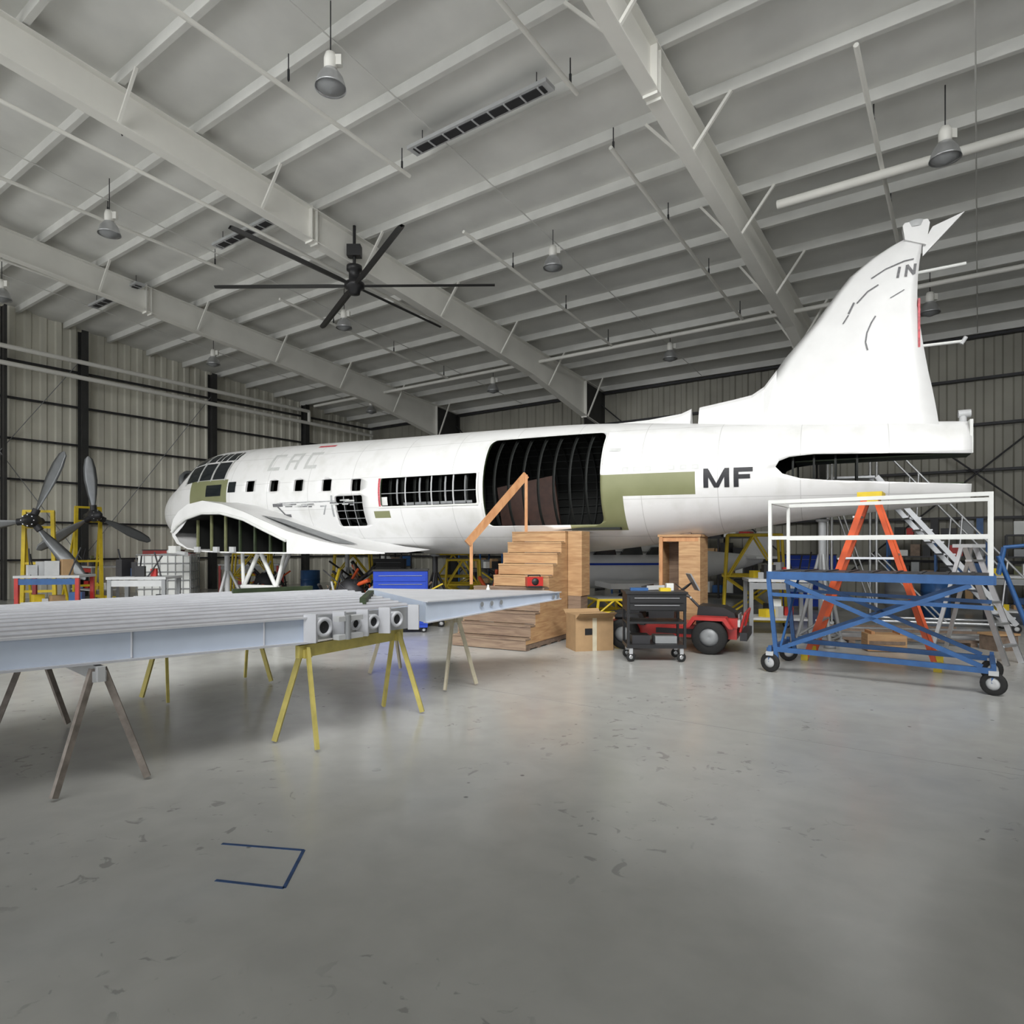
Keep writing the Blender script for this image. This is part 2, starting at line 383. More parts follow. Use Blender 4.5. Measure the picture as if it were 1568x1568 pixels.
fb.grid([ring(s,.045) for s in ss],'interior',True,True)
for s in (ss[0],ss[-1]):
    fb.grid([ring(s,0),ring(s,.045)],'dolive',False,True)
fus=fb.build('fuselage_shell',parent=AF,norm=False)
bm=bmesh.new(); bm.from_mesh(fus.data); bmesh.ops.remove_doubles(bm,verts=bm.verts,dist=1e-5); bmesh.ops.recalc_face_normals(bm,faces=bm.faces); bm.to_mesh(fus.data); bm.free()
cb=MB()
def rr(s0,s1,z0,z1,r,n=5):
    pts=[]
    for cx,cz,a0 in ((s1-r,z1-r,0),(s0+r,z1-r,90),(s0+r,z0+r,180),(s1-r,z0+r,270)):
        for i in range(n+1):
            a=math.radians(a0+90*i/n); pts.append((cx+r*math.cos(a),cz+r*math.sin(a)))
    return pts
fn=lambda u,v,t:(u,t,v)
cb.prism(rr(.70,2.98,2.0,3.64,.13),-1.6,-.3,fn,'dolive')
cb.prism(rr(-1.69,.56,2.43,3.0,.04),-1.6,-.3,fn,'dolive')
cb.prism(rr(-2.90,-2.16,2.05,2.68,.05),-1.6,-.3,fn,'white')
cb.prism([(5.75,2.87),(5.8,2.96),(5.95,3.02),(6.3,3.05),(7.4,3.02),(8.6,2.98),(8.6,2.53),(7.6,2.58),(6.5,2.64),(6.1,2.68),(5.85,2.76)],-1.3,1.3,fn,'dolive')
for sc,zc0 in ((-5.43,3.0),(-4.685,2.98),(-3.94,2.96),(-3.13,2.93),(-2.333,2.90)):
    cb.prism(rr(sc-.13,sc+.13,zc0-.13,zc0+.12,.02,2),-1.6,-.6,fn,'white')
cut=cb.build('cutter',parent=AF)
bpy.context.view_layer.update()
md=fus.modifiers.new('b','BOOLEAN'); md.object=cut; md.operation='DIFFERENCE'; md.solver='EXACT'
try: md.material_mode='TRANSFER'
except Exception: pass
dg=bpy.context.evaluated_depsgraph_get(); nm=bpy.data.meshes.new_from_object(fus.evaluated_get(dg))
fus.modifiers.clear()
if len(nm.polygons)>1000: fus.data=nm
bpy.data.objects.remove(cut)
d=MB()
def patch(s0,s1,z0,z1,k,off=.006,ns=4,nz=4):
    d.grid([[surf(s0+(s1-s0)*i/ns,z0+(z1-z0)*j/nz,off) for i in range(ns+1)] for j in range(nz+1)],k)
def strip(a,c,w,k,off=.008,n=6,vert=True):
    rows=[]
    for i in range(n+1):
        t=i/n; s=a[0]+(c[0]-a[0])*t; z=a[1]+(c[1]-a[1])*t
        rows.append([surf(s-w/2,z,off),surf(s+w/2,z,off)])
    d.grid(rows,k,False)
def pphi(s0,s1,p0,p1,k,off=.01,n=4,skew=0.):
    d.grid([[surfp(s0+(s1-s0)*i/n+skew*j/n,math.radians(p0+(p1-p0)*j/n),off) for i in range(n+1)] for j in range(n+1)],k)
z0,z1=2.57,2.88
strip((4.71,z0),(4.71,z1),.075,'letter'); strip((5.03,z0),(5.03,z1),.075,'letter'); strip((4.72,z1-.02),(4.87,z0),.07,'letter',.009); strip((5.02,z1-.02),(4.87,z0),.07,'letter',.009)
strip((5.17,z0),(5.17,z1),.075,'letter'); patch(5.17,5.42,z1-.07,z1,'letter',.008); patch(5.17,5.38,2.70,2.77,'letter',.008)
for i in range(7):
    if i==3: continue
    s=3.35+i*.19; patch(s,s+.11,2.88,2.96,'ghost',.005); patch(s+.03,s+.08,2.90,2.94,'plastic',.006,2,2)
pphi(3.1,3.3,26,29,'ghost',.01)
for k_,s in enumerate((-5.0,-4.45,-3.9)):
    pphi(s,s+.08,26,48,'ghost',.004)
    pphi(s+.08,s+.36,44.5,48,'ghost',.004)
    if k_!=1: pphi(s+.08,s+.36,26,30,'ghost',.004)
    else: pphi(s+.08,s+.34,35,38,'ghost',.004); pphi(s+.28,s+.36,38,44.5,'ghost',.004); pphi(s+.26,s+.34,26,35,'ghost',.004)
for i in range(26):
    s=-4.6+random.random()*2.2; z=2.46+random.random()*.12; patch(s,s+.08+random.random()*.2,z,z+.015+random.random()*.025,random.choice(['scuff','ghost','chip']),.005,2,2)
strip((-4.55,2.5),(-4.35,2.3),.05,'chip',.005); patch(-4.5,-4.2,2.27,2.33,'chip',.005); strip((-3.25,2.3),(-3.15,2.5),.04,'scuff',.005); strip((-2.98,2.25),(-2.98,2.7),.05,'scuff',.005)
patch(-4.5,-2.9,2.57,2.59,'scuff',.005,8,1); patch(-4.7,-4.4,2.5,2.57,'chip',.005)
pphi(-3.9,-3.4,58,62,'pink',.004)
patch(-1.74,-1.69,2.40,3.03,'pink',.012); patch(.56,.60,2.40,3.03,'plastic',.012)
patch(-1.74,.6,2.395,2.43,'plastic',.012,10); patch(-1.74,.6,3.0,3.035,'plastic',.012,10)
for s in (-1.1,-.48,.02): patch(s,s+.03,2.43,3.0,'lgrey',-.02)
patch(-1.69,.56,2.68,2.695,'grey',-.03,8,1)
for s in (-1.35,-.8,-.2,.25): patch(s,s+.04,2.47,2.98,'grey',-.08)
patch(-1.69,-1.55,2.45,2.62,'plastic',-.04); patch(-1.2,.4,2.45,2.5,'grey',-.1,6,1)
for s in (-2.67,-2.41): patch(s,s+.02,2.05,2.68,'grey',-.01)
for z in (2.2,2.36,2.52): patch(-2.9,-2.16,z,z+.015,'grey',-.01)
patch(.665,.70,1.98,3.66,'plastic',.012,2,16); patch(2.98,3.0,2.86,3.66,'plastic',.012,2,12)
patch(.665,3.02,3.64,3.675,'plastic',.012,10,2)
# cockpit glazing
pphi(-8.5,-8.02,34,58,'glass',.012,4,.12); pphi(-8.5,-8.05,62,88,'glass',.012,4,.1); pphi(-8.5,-8.05,92,118,'glass',.012,4,-.1)
for a,c in ((-7.8,-7.35),(-7.28,-6.85),(-6.78,-6.35)):
    pphi(a,c,20,42,'glass',.012)
for a,c in ((-7.8,-7.45),(-7.39,-7.05),(-6.99,-6.65),(-6.59,-6.25)):
    pphi(a,c,45,60,'glass',.012)
for a in (-7.84,-7.32,-6.82,-6.31): pphi(a-.015,a+.02,18,62,'ghost',.02)
pphi(-6.95,-6.4,2,14,'glass',.008); pphi(-6.15,-5.9,5,16,'glass',.008)
zc,hh,w=sec(-9.42)
d.lathe((-9.42,0,zc),[(.001,-.1),(.2,-.08),(w,-.01),(w,.03)],'grey',24,'x')
d.build('fuselage_fittings',parent=AF,norm=False)
nd=MB(); nd.lathe((0,0,0),[(.001,-.3),(.15,-.27),(.3,-.15),(.38,.0),(.38,.1),(.3,.1)],'blade',24,'x',Matrix.Rotation(-.5,3,'Y')); nd.build('nose_dome',(-9.2,.1,3.32),0,AF,False)
i_=MB(); s=-6
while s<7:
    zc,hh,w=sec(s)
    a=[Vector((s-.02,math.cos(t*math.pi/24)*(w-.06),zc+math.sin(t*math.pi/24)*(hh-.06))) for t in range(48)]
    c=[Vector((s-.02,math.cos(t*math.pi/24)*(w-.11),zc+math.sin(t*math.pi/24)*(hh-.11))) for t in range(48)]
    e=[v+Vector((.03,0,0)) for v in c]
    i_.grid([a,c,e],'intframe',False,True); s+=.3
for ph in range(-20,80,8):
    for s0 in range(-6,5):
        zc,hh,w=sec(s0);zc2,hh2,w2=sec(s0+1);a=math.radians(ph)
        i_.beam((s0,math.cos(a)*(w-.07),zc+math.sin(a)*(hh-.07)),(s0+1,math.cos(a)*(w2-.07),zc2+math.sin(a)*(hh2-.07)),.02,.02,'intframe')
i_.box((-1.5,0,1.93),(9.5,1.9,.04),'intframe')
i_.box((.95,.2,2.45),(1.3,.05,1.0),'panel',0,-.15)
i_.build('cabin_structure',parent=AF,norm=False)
# tail fin
t=MB()
lv=[(3.45,4.7,8.0,.20),(3.8,4.95,7.95,.19),(4.1,5.25,7.9,.175),(4.25,5.45,7.87,.17),(4.5,5.64,7.83,.16),(4.77,5.82,7.79,.15),(5.32,6.3,7.72,.13),(5.75,6.62,7.73,.115),(5.97,6.80,7.75,.105),(6.2,7.1,7.78,.085),(6.35,7.38,7.8,.07),(6.44,7.6,7.81,.05)]
rows=[]
for z,le,te,th in lv:
    r=[]; n=10
    for k in range(n+1):
        u=k/n; y=th*math.sqrt(u)*1.15 if u<.5 else th*(.81+.06*(1-u)); r.append(Vector((le+(te-le)*u,-y,z)))
    for k in range(n,0,-1):
        u=k/n; y=th*math.sqrt(u)*1.15 if u<.5 else th*(.81+.06*(1-u)); r.append(Vector((le+(te-le)*u,y,z)))
    rows.append(r)
t.grid(rows,'white',True,True); n=len(rows[0]); t.add(rows[-1],[list(range(n))],'white')
def dors(pts,w0):
    rows=[]
    for s,z in pts:
        zb=cr(s,1)-.12; rows.append([Vector((s,-w0,zb)),Vector((s,-.05,z-.06)),Vector((s,0,z)),Vector((s,.05,z-.06)),Vector((s,w0,zb))])
    t.grid(rows,'white',False); t.add(rows[0],[(0,1,2,3,4)],'white'); t.add(rows[-1],[(4,3,2,1,0)],'white')
dors([(2.7,3.93),(3.5,3.95),(4.1,4.01),(4.28,4.08)],.16)
dors([(4.42,4.09),(5.0,4.17),(5.3,4.22),(5.5,4.34),(5.7,4.6)],.17)
t.prism([(7.56,6.38),(7.84,6.25),(7.89,6.58),(7.86,6.64),(7.56,6.64),(7.53,6.60)],-.09,.09,fn,'white')
t.lathe((7.71,0,6.64),[(.001,.02),(.11,.02),(.13,0),(.11,-.08)],'lgrey',16)
t.prism([(7.80,6.10),(7.80,6.30),(7.93,6.53),(8.34,6.67)],-.03,.03,fn,'white')
t.tube((7.7,0,5.86),(8.36,0,5.89),.028,'plastic',8); t.tube((7.7,0,4.72),(8.32,0,4.72),.024,'plastic',8); t.tube((8.3,0,4.68),(8.36,0,4.78),.03,'lgrey',8)
t.box((7.745,-.02,5.05),(.03,.22,.75),'pink')
def finy(s,z):
    for (za,l0,t0,h0),(zb,l1,t1,h1) in zip(lv,lv[1:]):
        if z<=zb:
            k=(z-za)/(zb-za); le=l0+(l1-l0)*k; te=t0+(t1-t0)*k; th=h0+(h1-h0)*k; u=max(.02,(s-le)/(te-le))
            return -(th*math.sqrt(u)*1.15 if u<.5 else th*(.81+.06*(1-min(1,u))))-.012
    return -.05
def stroke(pts,wd):
    for (a,b_),(c,e) in zip(pts,pts[1:]):
        dx,dz=c-a,e-b_; l=math.hypot(dx,dz); nx,nz=-dz/l*wd/2,dx/l*wd/2
        q=[(a+nx,b_+nz),(a-nx,b_-nz),(c-nx,e-nz),(c+nx,e+nz)]
        t.add([Vector((u,finy(u,v),v)) for u,v in q],[(0,1,2,3)],'chip')
stroke([(7.05,4.72),(7.02,4.85),(7.04,5.0),(7.1,5.15),(7.16,5.25)],.022)
stroke([(6.78,5.35),(6.86,5.52)],.03); stroke([(6.9,5.5),(7.05,5.66),(7.2,5.74)],.022); stroke([(6.7,5.2),(6.78,5.33)],.02)
stroke([(7.1,5.86),(7.3,5.97),(7.55,6.05),(7.68,6.06)],.02); stroke([(7.36,5.5),(7.55,5.6)],.014)
stroke([(7.46,5.8),(7.49,5.97)],.035); stroke([(7.57,5.8),(7.59,5.98)],.035); stroke([(7.59,5.98),(7.68,5.82)],.035); stroke([(7.68,5.82),(7.70,5.98)],.035)
t.box((8.4,0,3.25),(.04,.42,.5),'plastic'); t.tube((8.32,0,3.5),(8.32,0,3.62),.05,'lgrey',10); t.tube((8.26,0,3.62),(8.42,0,3.62),.06,'lgrey',10)
t.box((7.2,0,3.0),(2.4,.5,.02),'dolive'); t.box((7.2,0,2.56),(2.2,.5,.02),'dolive')
t.build('tail_fin',parent=AF,norm=False)
# centre wing stub
w=MB()
topo=[(-6.85,2.02),(-6.78,2.22),(-6.6,2.40),(-6.3,2.55),(-5.8,2.62),(-5.2,2.53),(-4.5,2.34),(-3.9,2.13),(-3.3,1.93),(-2.4,1.72),(-1.5,1.57),(-.84,1.50)]
bot=[(-6.85,2.02),(-6.8,1.85),(-6.65,1.68),(-6.3,1.56),(-5.8,1.50),(-5.2,1.48),(-4.5,1.47),(-3.9,1.47),(-3.3,1.47),(-2.4,1.47),(-1.5,1.47),(-.84,1.48)]
def lat(y,pts,sc=1,dz=0): return [Vector((s,y,z+dz)) for s,z in pts]
w.grid([lat(-2.2,topo),lat(-1.5,topo,dz=.0),lat(-.7,topo,dz=.05)],'white'); w.grid([lat(-2.2,bot),lat(-.7,bot)],'white')
insz={-6.78:.30,-6.6:.34,-6.3:.34,-5.8:.30,-5.2:.22,-4.5:.18,-3.9:.2,-3.3:.22}
ti=[(s+.15 if s<-6.5 else s,z-insz[s]) for s,z in topo[1:9]]; bi=[(s+.1 if s<-6.5 else s,z+.03) for s,z in bot[1:9]]
w.grid([lat(-2.21,topo[1:9]),lat(-2.21,ti)],'white',False); w.grid([lat(-2.21,bot[1:9]),lat(-2.21,bi)],'white',False)
w.add(lat(-2.21,topo[:2]+ti[:1]+bi[:1]+bot[1:2]),[(0,1,2,3,4)],'white')
w.grid([lat(-2.21,topo[8:]),lat(-2.21,bot[8:])],'white',False)
w.grid([lat(-2.2,ti),lat(-.8,ti)],'interior',False); w.grid([lat(-.95,topo),lat(-.95,bot)],'interior',False)
for s in [-6.3,-5.85,-5.4,-4.95,-4.5,-4.05,-3.65]:
    zt=None
    for (a,x),(c,y) in zip(ti,ti[1:]):
        if a<=s<=c: zt=x+(y-x)*(s-a)/(c-a)
    if zt is None: continue
    w.box((s,-1.6,(zt+1.5)/2),(.04,.7,zt-1.5),'interior'); w.box((s+.02,-1.95,(zt+1.5)/2),(.05,.04,zt-1.5),'olive' if s<-5 else 'dolive')
w.path([Vector((s,-2.24,z-insz[s]+.02)) for s,z in topo[1:9]],.03,'plastic')
w.add([Vector((-4.3,-1.95,2.285)),Vector((-4.1,-1.5,2.21)),Vector((-1.9,-1.7,1.66)),Vector((-2.1,-2.05,1.68))],[(0,1,2,3)],'grey')
w.box((-6.6,-2.3,1.55),(.25,.12,.16),'plastic'); w.tube((-6.8,-2.3,1.5),(-6.2,-2.3,1.45),.05,'lgrey')
for s_ in (-5.9,-5.3,-4.8): w.box((s_,-2.26,1.55),(.14,.06,.12),'lgrey')
w.build('wing_centre_section',parent=AF,norm=False)
w2=MB(); w2.grid([lat(.7,topo,dz=.05),lat(2.6,topo)],'white'); w2.grid([lat(.7,bot),lat(2.6,bot)],'white'); w2.grid([lat(2.6,topo),lat(2.6,bot)],'dolive'); w2.build('wing_centre_section_far',parent=AF,norm=False)
def jack(name,x,y,top,r=.55,k='lgrey'):
    b=MB(); b.tube((0,0,.35),(0,0,top),.06,k,12); b.tube((0,0,top*.7),(0,0,top+.0),.035,'alu',10); b.lathe((0,0,top-.06),[(.03,0),(.1,.03),(.1,.06),(.001,.06)],'grey',14)
    for i in range(3):
        a=math.radians(120*i+20); c,s_=math.cos(a)*r,math.sin(a)*r
        b.tube((c*.1,s_*.1,top*.72),(c,s_,.06),.03,k); b.tube((c,s_,.1),(0,0,.4),.02,k); b.lathe((c,s_,0),[(.001,0),(.09,0),(.09,.03),(.03,.07)],'grey',12)
        a2=math.radians(120*(i+1)+20); b.tube((c,s_,.12),(math.cos(a2)*r,math.sin(a2)*r,.12),.016,k)
    b.build(name,(x,y,0))
def AFw(s,l): return (-.6+.892*s+.451*l,13.64-.451*s+.892*l)
jack('aircraft_jack',*AFw(-6.0,-1.4),1.46,.5); jack('aircraft_jack',*AFw(-5.3,1.9),1.46,.6); jack('aircraft_jack',*AFw(-1.2,0),1.45,.5,'black'); jack('aircraft_jack',*AFw(6.4,0),2.06,.4,'grey')
b=MB()
for sx in (-.45,.45): b.tube((sx,0,.75),(sx*.1,0,1.46),.045,'plastic'); b.tube((sx,0,.75),(sx*1.3,.1,1.46),.04,'plastic'); b.tube((sx,0,.75),(sx,.4,1.46),.04,'lgrey'); b.tube((sx,0,.75),(sx,0,0.03),.05,'lgrey'); b.lathe((sx,0,0),[(.001,0),(.14,0),(.14,.03),(.05,.06)],'grey',14)
b.tube((-.5,0,.75),(.5,0,.75),.05,'plastic'); b.build('landing_gear_struts',(*AFw(-4.4,-1.9),0),-.4)

# ---------------------------------------------------------------- wing panel in the foreground
O=Vector((-1.67,5.31,0)); U=Vector((.7707,.6374,0)); V=Vector((-.6374,.7707,0))
poly=[(-4.58,0),(0,0),(1.116,.22),(1.29,1.92),(.5,3.1),(-1.88,2.1),(-4.62,.8)]
def span(v):
    xs=[]
    for i in range(len(poly)):
        (a,b_),(c,e)=poly[i],poly[(i+1)%len(poly)]
        if (b_<=v<e) or (e<=v<b_): xs.append(a+(c-a)*(v-b_)/(e-b_))
    return (min(xs),max(xs)) if len(xs)>1 else None
W=lambda u,v,z: O+U*u+V*v+Vector((0,0,z))
b=MB(); rows=[]; v=.0005; st=0
top_=lambda v:1.035+.06*math.sin(math.pi*min(1,v/3.1)*.9)
while v<3.09:
    sp=span(v); rows.append([W(sp[0]+(sp[1]-sp[0])*k/10,v,top_(v)) for k in range(11)]); v+=.06
b.grid(rows,'wingwhite',True)
v=.10
while v<3.0:
    s0,s1=span(v),span(v+.045)
    a0,a1=max(s0[0],s1[0])+.01,min(s0[1],s1[1])-.01; z=top_(v); h=.014
    rr_=[[W(a,v,z-.004),W(a,v+.003,z+h),W(a,v+.042,z+h),W(a,v+.045,z-.004)] for a in (a0,a1)]
    b.grid(rr_,'wingrib',False); b.add(rr_[1],[(0,1,2,3)],'wingrib'); b.add(rr_[0],[(0,1,2,3)],'wingrib'); v+=.20
b.grid([[Vector((p.x,p.y,.84)) for p in r] for r in (rows[::6]+[rows[-1]])],'wingwhite',False)
for idx in (0,-1):
    e=[r[idx] for r in rows]; b.grid([e,[Vector((p.x,p.y,.84)) for p in e]],'sparw',False)
e=rows[-1]; b.grid([e,[Vector((p.x,p.y,.84)) for p in e]],'wingwhite',False)
b.beam(W(-4.58,-.01,.93),W(.05,-.01,.93),.02,.21,'sparw')
b.beam(W(-4.58,-.03,1.03),W(.05,-.03,1.03),.07,.015,'wingrib'); b.beam(W(-4.58,-.03,.83),W(.05,-.03,.83),.07,.015,'wingrib')
for u in (-3.3,-2.45,-1.25,-.35): b.beam(W(u,-.025,.84),W(u,-.025,1.03),.008,.012,'wingrib')
b.beam(W(.02,-.0,.94),W(1.116,.215,.94),.03,.2,'alu')
Rz=Matrix.Rotation(math.atan2(U.y,U.x)+.19,3,'Z')
for u,r in ((.12,.075),(.43,.05),(.62,.06),(.88,.065)):
    c=W(u,.2*u-.05,.945)
    b.lathe(c,[(r,.04),(r*1.15,-.03),(r*1.0,-.045),(r*.72,-.045),(r*.7,.03),(.001,.03)],'wingrib',18,'y',Rz)
    b.lathe(c,[(.001,-.02),(r*.7,-.02)],'black',18,'y',Rz)
for u in (.01,.28,.52,.76,1.1):
    b.beam(W(u,.2*u-.06,.83),W(u,.2*u-.06,1.06),.05,.10,'wingrib')
b.beam(W(.2,-.12,1.01),W(.45,-.05,1.01),.07,.04,'lgrey'); b.beam(W(.2,-.12,.86),W(.45,-.05,.86),.07,.04,'lgrey'); b.tube(W(.3,-.13,.84),W(.3,-.13,1.04),.025,'grey')
b.beam(W(.75,.5,1.09),W(1.2,1.2,1.11),.06,.06,'dolive'); b.beam(W(.1,2.3,1.12),W(1.0,2.3,1.12),.05,.05,'dolive')
b.prism([(-2.62,.85),(-2.2,.86),(-2.2,.93),(-2.35,.975),(-2.62,.97)],-.09,-.06,lambda u,v,t:W(u,t,v),'lgrey')
for u in (-2.52,-2.42,-2.32): b.lathe(W(u,-.095,.915),[(.001,0),(.022,0)],'black',12,'y',Rz)
b.tube(W(-2.35,-.12,.86),W(-2.15,-.12,.90),.02,'dark')
b.build('wing_panel')
b=MB()
n0,n1,f0,f1=Vector((-.85,6.42,0)),Vector((.60,8.25,0)),Vector((-1.75,7.95,0)),Vector((.48,8.6,0))
def zz(a,z): return Vector((a.x,a.y,z))
tp=[zz(n0,1.06),zz(n1,1.03),zz(f1,1.03),zz(f0,1.10)]; bt=[zz(n0,.86),zz(n1,.95),zz(f1,.95),zz(f0,.86)]
b.add(tp+bt,[(0,4,5,1),(1,5,6,2),(2,6,7,3),(3,7,4,0)],'sparw'); b.add(tp+bt,[(0,1,2,3),(7,6,5,4)],'wingrib')
b.beam(zz(n0,1.065),zz(n1,1.035),.06,.012,'wingrib'); b.beam(zz(n0,.86),zz(n1,.95),.06,.012,'wingrib')
dn=(n1-n0).normalized(); pn=Vector((dn.y,-dn.x,0)); R2=Matrix.Rotation(math.atan2(dn.y,dn.x),3,'Z')
for tt in (.35,.42,.49,.93,.97):
    c=n0.lerp(n1,tt)+pn*.02; c.z=.985; b.lathe(c,[(.001,-.005),(.028,-.005)],'grey',12,'y',R2)
b.build('wing_flap_section')

def sawhorse(a,c,h,k,k2=None,spl=.24):
    k2=k2 or k; b=MB(); a=Vector((*a,0)); c=Vector((*c,0)); m=(a+c)/2; a=a-m;c=c-m
    dd=(c-a).normalized(); pp=Vector((-dd.y,dd.x,0)); up=Vector((0,0,1))
    b.beam(a-dd*.08+up*(h-.05),c+dd*.08+up*(h-.05),.045,.10,k)
    for e,sg in ((a,-1),(c,1)):
        for s_ in (-1,1):
            b.beam(e+pp*s_*.03+up*(h-.02),e+dd*sg*.10+pp*s_*spl+up*.02,.028,.042,k2)
        b.box(e+up*(h-.07),(.08,.08,.07),k,math.atan2(dd.y,dd.x))
    b.build('sawhorse',m)
sawhorse((-2.77,4.37),(-4.1,5.6),.81,'lgrey','greywood',.27)
sawhorse((-1.68,5.30),(-1.12,6.3),.81,'pyellow')
sawhorse((-3.65,6.85),(-3.1,7.75),.82,'pyellow')
sawhorse((-.65,7.46),(-1.55,8.3),.85,'cream')

# ---------------------------------------------------------------- wooden steps
b=MB(); P0=Vector((.21,10.0,0)); u=Vector((.481,.877,0)); wv=Vector((-.877,.481,0)); ang=math.atan2(u.y,u.x)
H0=1.88; n=10; rise=H0/n; tr=.165; wd=1.35
for i in range(n):
    a=i*tr; z=(i+1)*rise; bdep=tr if i<n-1 else .45
    wi=wd if i<5 else wd-.3
    c=P0+u*(a+bdep/2)+wv*(wi/2)
    b.box((c.x,c.y,z-.0125),(bdep+.02,wi,.025),'plyd' if i<5 else 'ply',ang)
    c2=P0+u*(a+.01)+wv*(wi/2); b.box((c2.x,c2.y,z-rise/2),(.02,wi,rise-.02),'ply' if i>4 else 'plyd',ang)
    for t_ in (0.01,wi-.01):
        c3=P0+u*(a+bdep/2)+wv*t_; b.box((c3.x,c3.y,(z-.03+.1)/2),(bdep,.02,z-.13),'ply',ang)
for i in range(5):
    c=P0+u*(.1+i*.38)+wv*(wd/2); b.box((c.x,c.y,.12),(.1,wd,.02),'brown',ang); b.box((c.x,c.y,.01),(.1,wd,.02),'brown',ang)
for t_ in (.05,.67,1.3):
    c=P0+u*.9+wv*t_; b.box((c.x,c.y,.065),(1.8,.08,.09),'brown',ang)
c=P0+u*1.75-wv*.14; b.box((c.x,c.y,1.32),(.36,.26,1.12),'ply',ang)
b.box((c.x-.02,c.y-.02,.38),(.3,.24,.76),'plyd',ang)
b.beam((.24,11.1,2.83),(-.72,10.55,1.66),.045,.12,'lumber'); b.beam((.24,11.1,1.86),(.24,11.1,2.83),.07,.05,'lumber'); b.beam((-.66,10.6,1.0),(-.66,10.6,1.7),.06,.05,'lumber')
b.build('wooden_stairs')
b=MB(); b.box((0,0,.1),(.26,.16,.15),'red'); b.lathe((0,-.09,.1),[(.001,-.01),(.05,-.01),(.06,.01)],'black',14,'y'); b.tube((-.1,0,.2),(.1,0,.2),.012,'black'); b.tube((-.1,0,.16),(-.1,0,.2),.01,'black'); b.tube((.1,0,.16),(.1,0,.2),.01,'black'); b.box((0,0,.015),(.24,.18,.03),'black')
b.build('portable_compressor',(.36,10.62,.945),.2)
b=MB(); b.lathe((0,0,0),[(.001,0),(.035,0),(.035,.14),(.015,.18),(.015,.21),(.001,.21)],'plastic',12); b.build('spray_bottle',(-.40,10.96,.76))

b=MB(); b.box((0,0,.28),(.62,.45,.56),'card'); b.box((.0,-.226,.28),(.07,.004,.56),'cream'); b.box((0,-.3,.55),(.6,.2,.006),'card',0,0,-.5); b.box((0,.3,.55),(.6,.2,.006),'card',0,0,.5); b.box((-.1,-.23,.3),(.12,.004,.1),'black')
b.build('cardboard_box',(1.22,10.30,0),.25)
b=MB(); b.box((0,0,.2),(.4,.4,.4),'card'); b.box((0,-.201,.2),(.05,.003,.4),'cream'); b.box((0,0,.402),(.05,.4,.003),'cream'); b.build('cardboard_box',(1.55,11.6,0),.5)

b=MB(); w_,dp=.82,.5
b.box((0,0,.55),(w_,dp,.03),'black'); b.box((0,0,.22),(w_,dp,.05),'black')
for x in(-1,1):
    for y in(-1,1):
        b.box((x*(w_/2-.02),y*(dp/2-.02),.58),(.035,.035,.76),'black')
        b.wheel((x*(w_/2-.06),y*(dp/2-.05),.065),.065,.035,'rubber','alu',.3); b.box((x*(w_/2-.06),y*(dp/2-.05),.15),(.05,.06,.08),'alu')
b.box((0,0,.83),(w_,dp,.24),'black')
for z in (.77,.87): b.box((0,-dp/2-.01,z),(w_-.08,.015,.08),'black'); b.box((0,-dp/2-.025,z+.025),(w_-.2,.012,.008),'alu')
b.box((0,0,.965),(w_+.04,dp+.04,.03),'black'); b.tube((w_/2+.07,-.2,.9),(w_/2+.07,.2,.9),.014,'alu')
b.box((-.2,.05,1.0),(.25,.1,.04),'blue'); b.box((.15,-.05,1.0),(.15,.12,.05),'yellow'); b.box((.05,.1,1.02),(.3,.03,.06),'lgrey',.5); b.box((.25,.12,1.03),(.1,.1,.1),'plastic')
b.box((-.2,0,.3),(.25,.3,.12),'dark'); b.box((.15,0,.3),(.3,.3,.1),'grey')
b.build('tool_cart',(2.02,9.32,0),-.04)
# towing tractor
b=MB(); 
b.prism([(-.95,.22),(1.0,.22),(1.0,.40),(.35,.42),(.2,.40),(-.35,.40),(-.5,.42),(-.95,.42)],-.40,.40,fn,'red')
b.prism([(.38,.40),(1.0,.40),(.95,.60),(.8,.68),(.42,.70)],-.26,.26,fn,'black')
b.box((1.01,0,.5),(.02,.4,.16),'grey')
for x,r in((-.68,.24),(.62,.26)):
    for y in(-.5,.5): b.wheel((x,y,r),r,.2,'rubber','grey')
    b.prism([(x-.34,.40),(x-.24,.56),(x+.24,.56),(x+.34,.40),(x+.28,.40),(x+.2,.51),(x-.2,.51),(x-.28,.40)],-.62,-.36,fn,'red' if x>0 else 'black')
    b.prism([(x-.34,.40),(x-.24,.56),(x+.24,.56),(x+.34,.40),(x+.28,.40),(x+.2,.51),(x-.2,.51),(x-.28,.40)],.36,.62,fn,'red' if x>0 else 'black')
b.box((-.15,0,.52),(.4,.5,.16),'black'); b.box((-.38,0,.78),(.1,.48,.42),'black',0,-.2); b.box((-.7,0,.5),(.4,.5,.14),'black')
b.tube((.45,0,.6),(.16,0,.9),.02,'dark'); 
R=Matrix.Rotation(-.7,3,'Y')
b.lathe((.14,0,.92),[(.17,-.012),(.185,0),(.17,.012),(.16,0),(.17,-.012)],'black',20,'z',R); b.box((.14,0,.92),(.3,.03,.012),'black',0,.7)
b.box((.3,0,1.05),(.02,.3,.3),'grey',.4,-.5)
for y_ in (-.33,.33): b.box((1.02,y_,.46),(.05,.14,.1),'plastic'); b.box((.9,y_,.46),(.22,.18,.14),'red')
b.box((1.1,0,.28),(.10,1.0,.12),'dark'); b.path([(1.05,-.45,.34),(1.12,-.45,.62),(1.12,.45,.62),(1.05,.45,.34)],.02,'red')
b.box((-.9,-.42,.35),(.2,.02,.1),'yellow'); b.box((.1,-.41,.31),(.6,.01,.08),'black')
b.build('towing_tractor',(2.60,10.50,0),-.42)

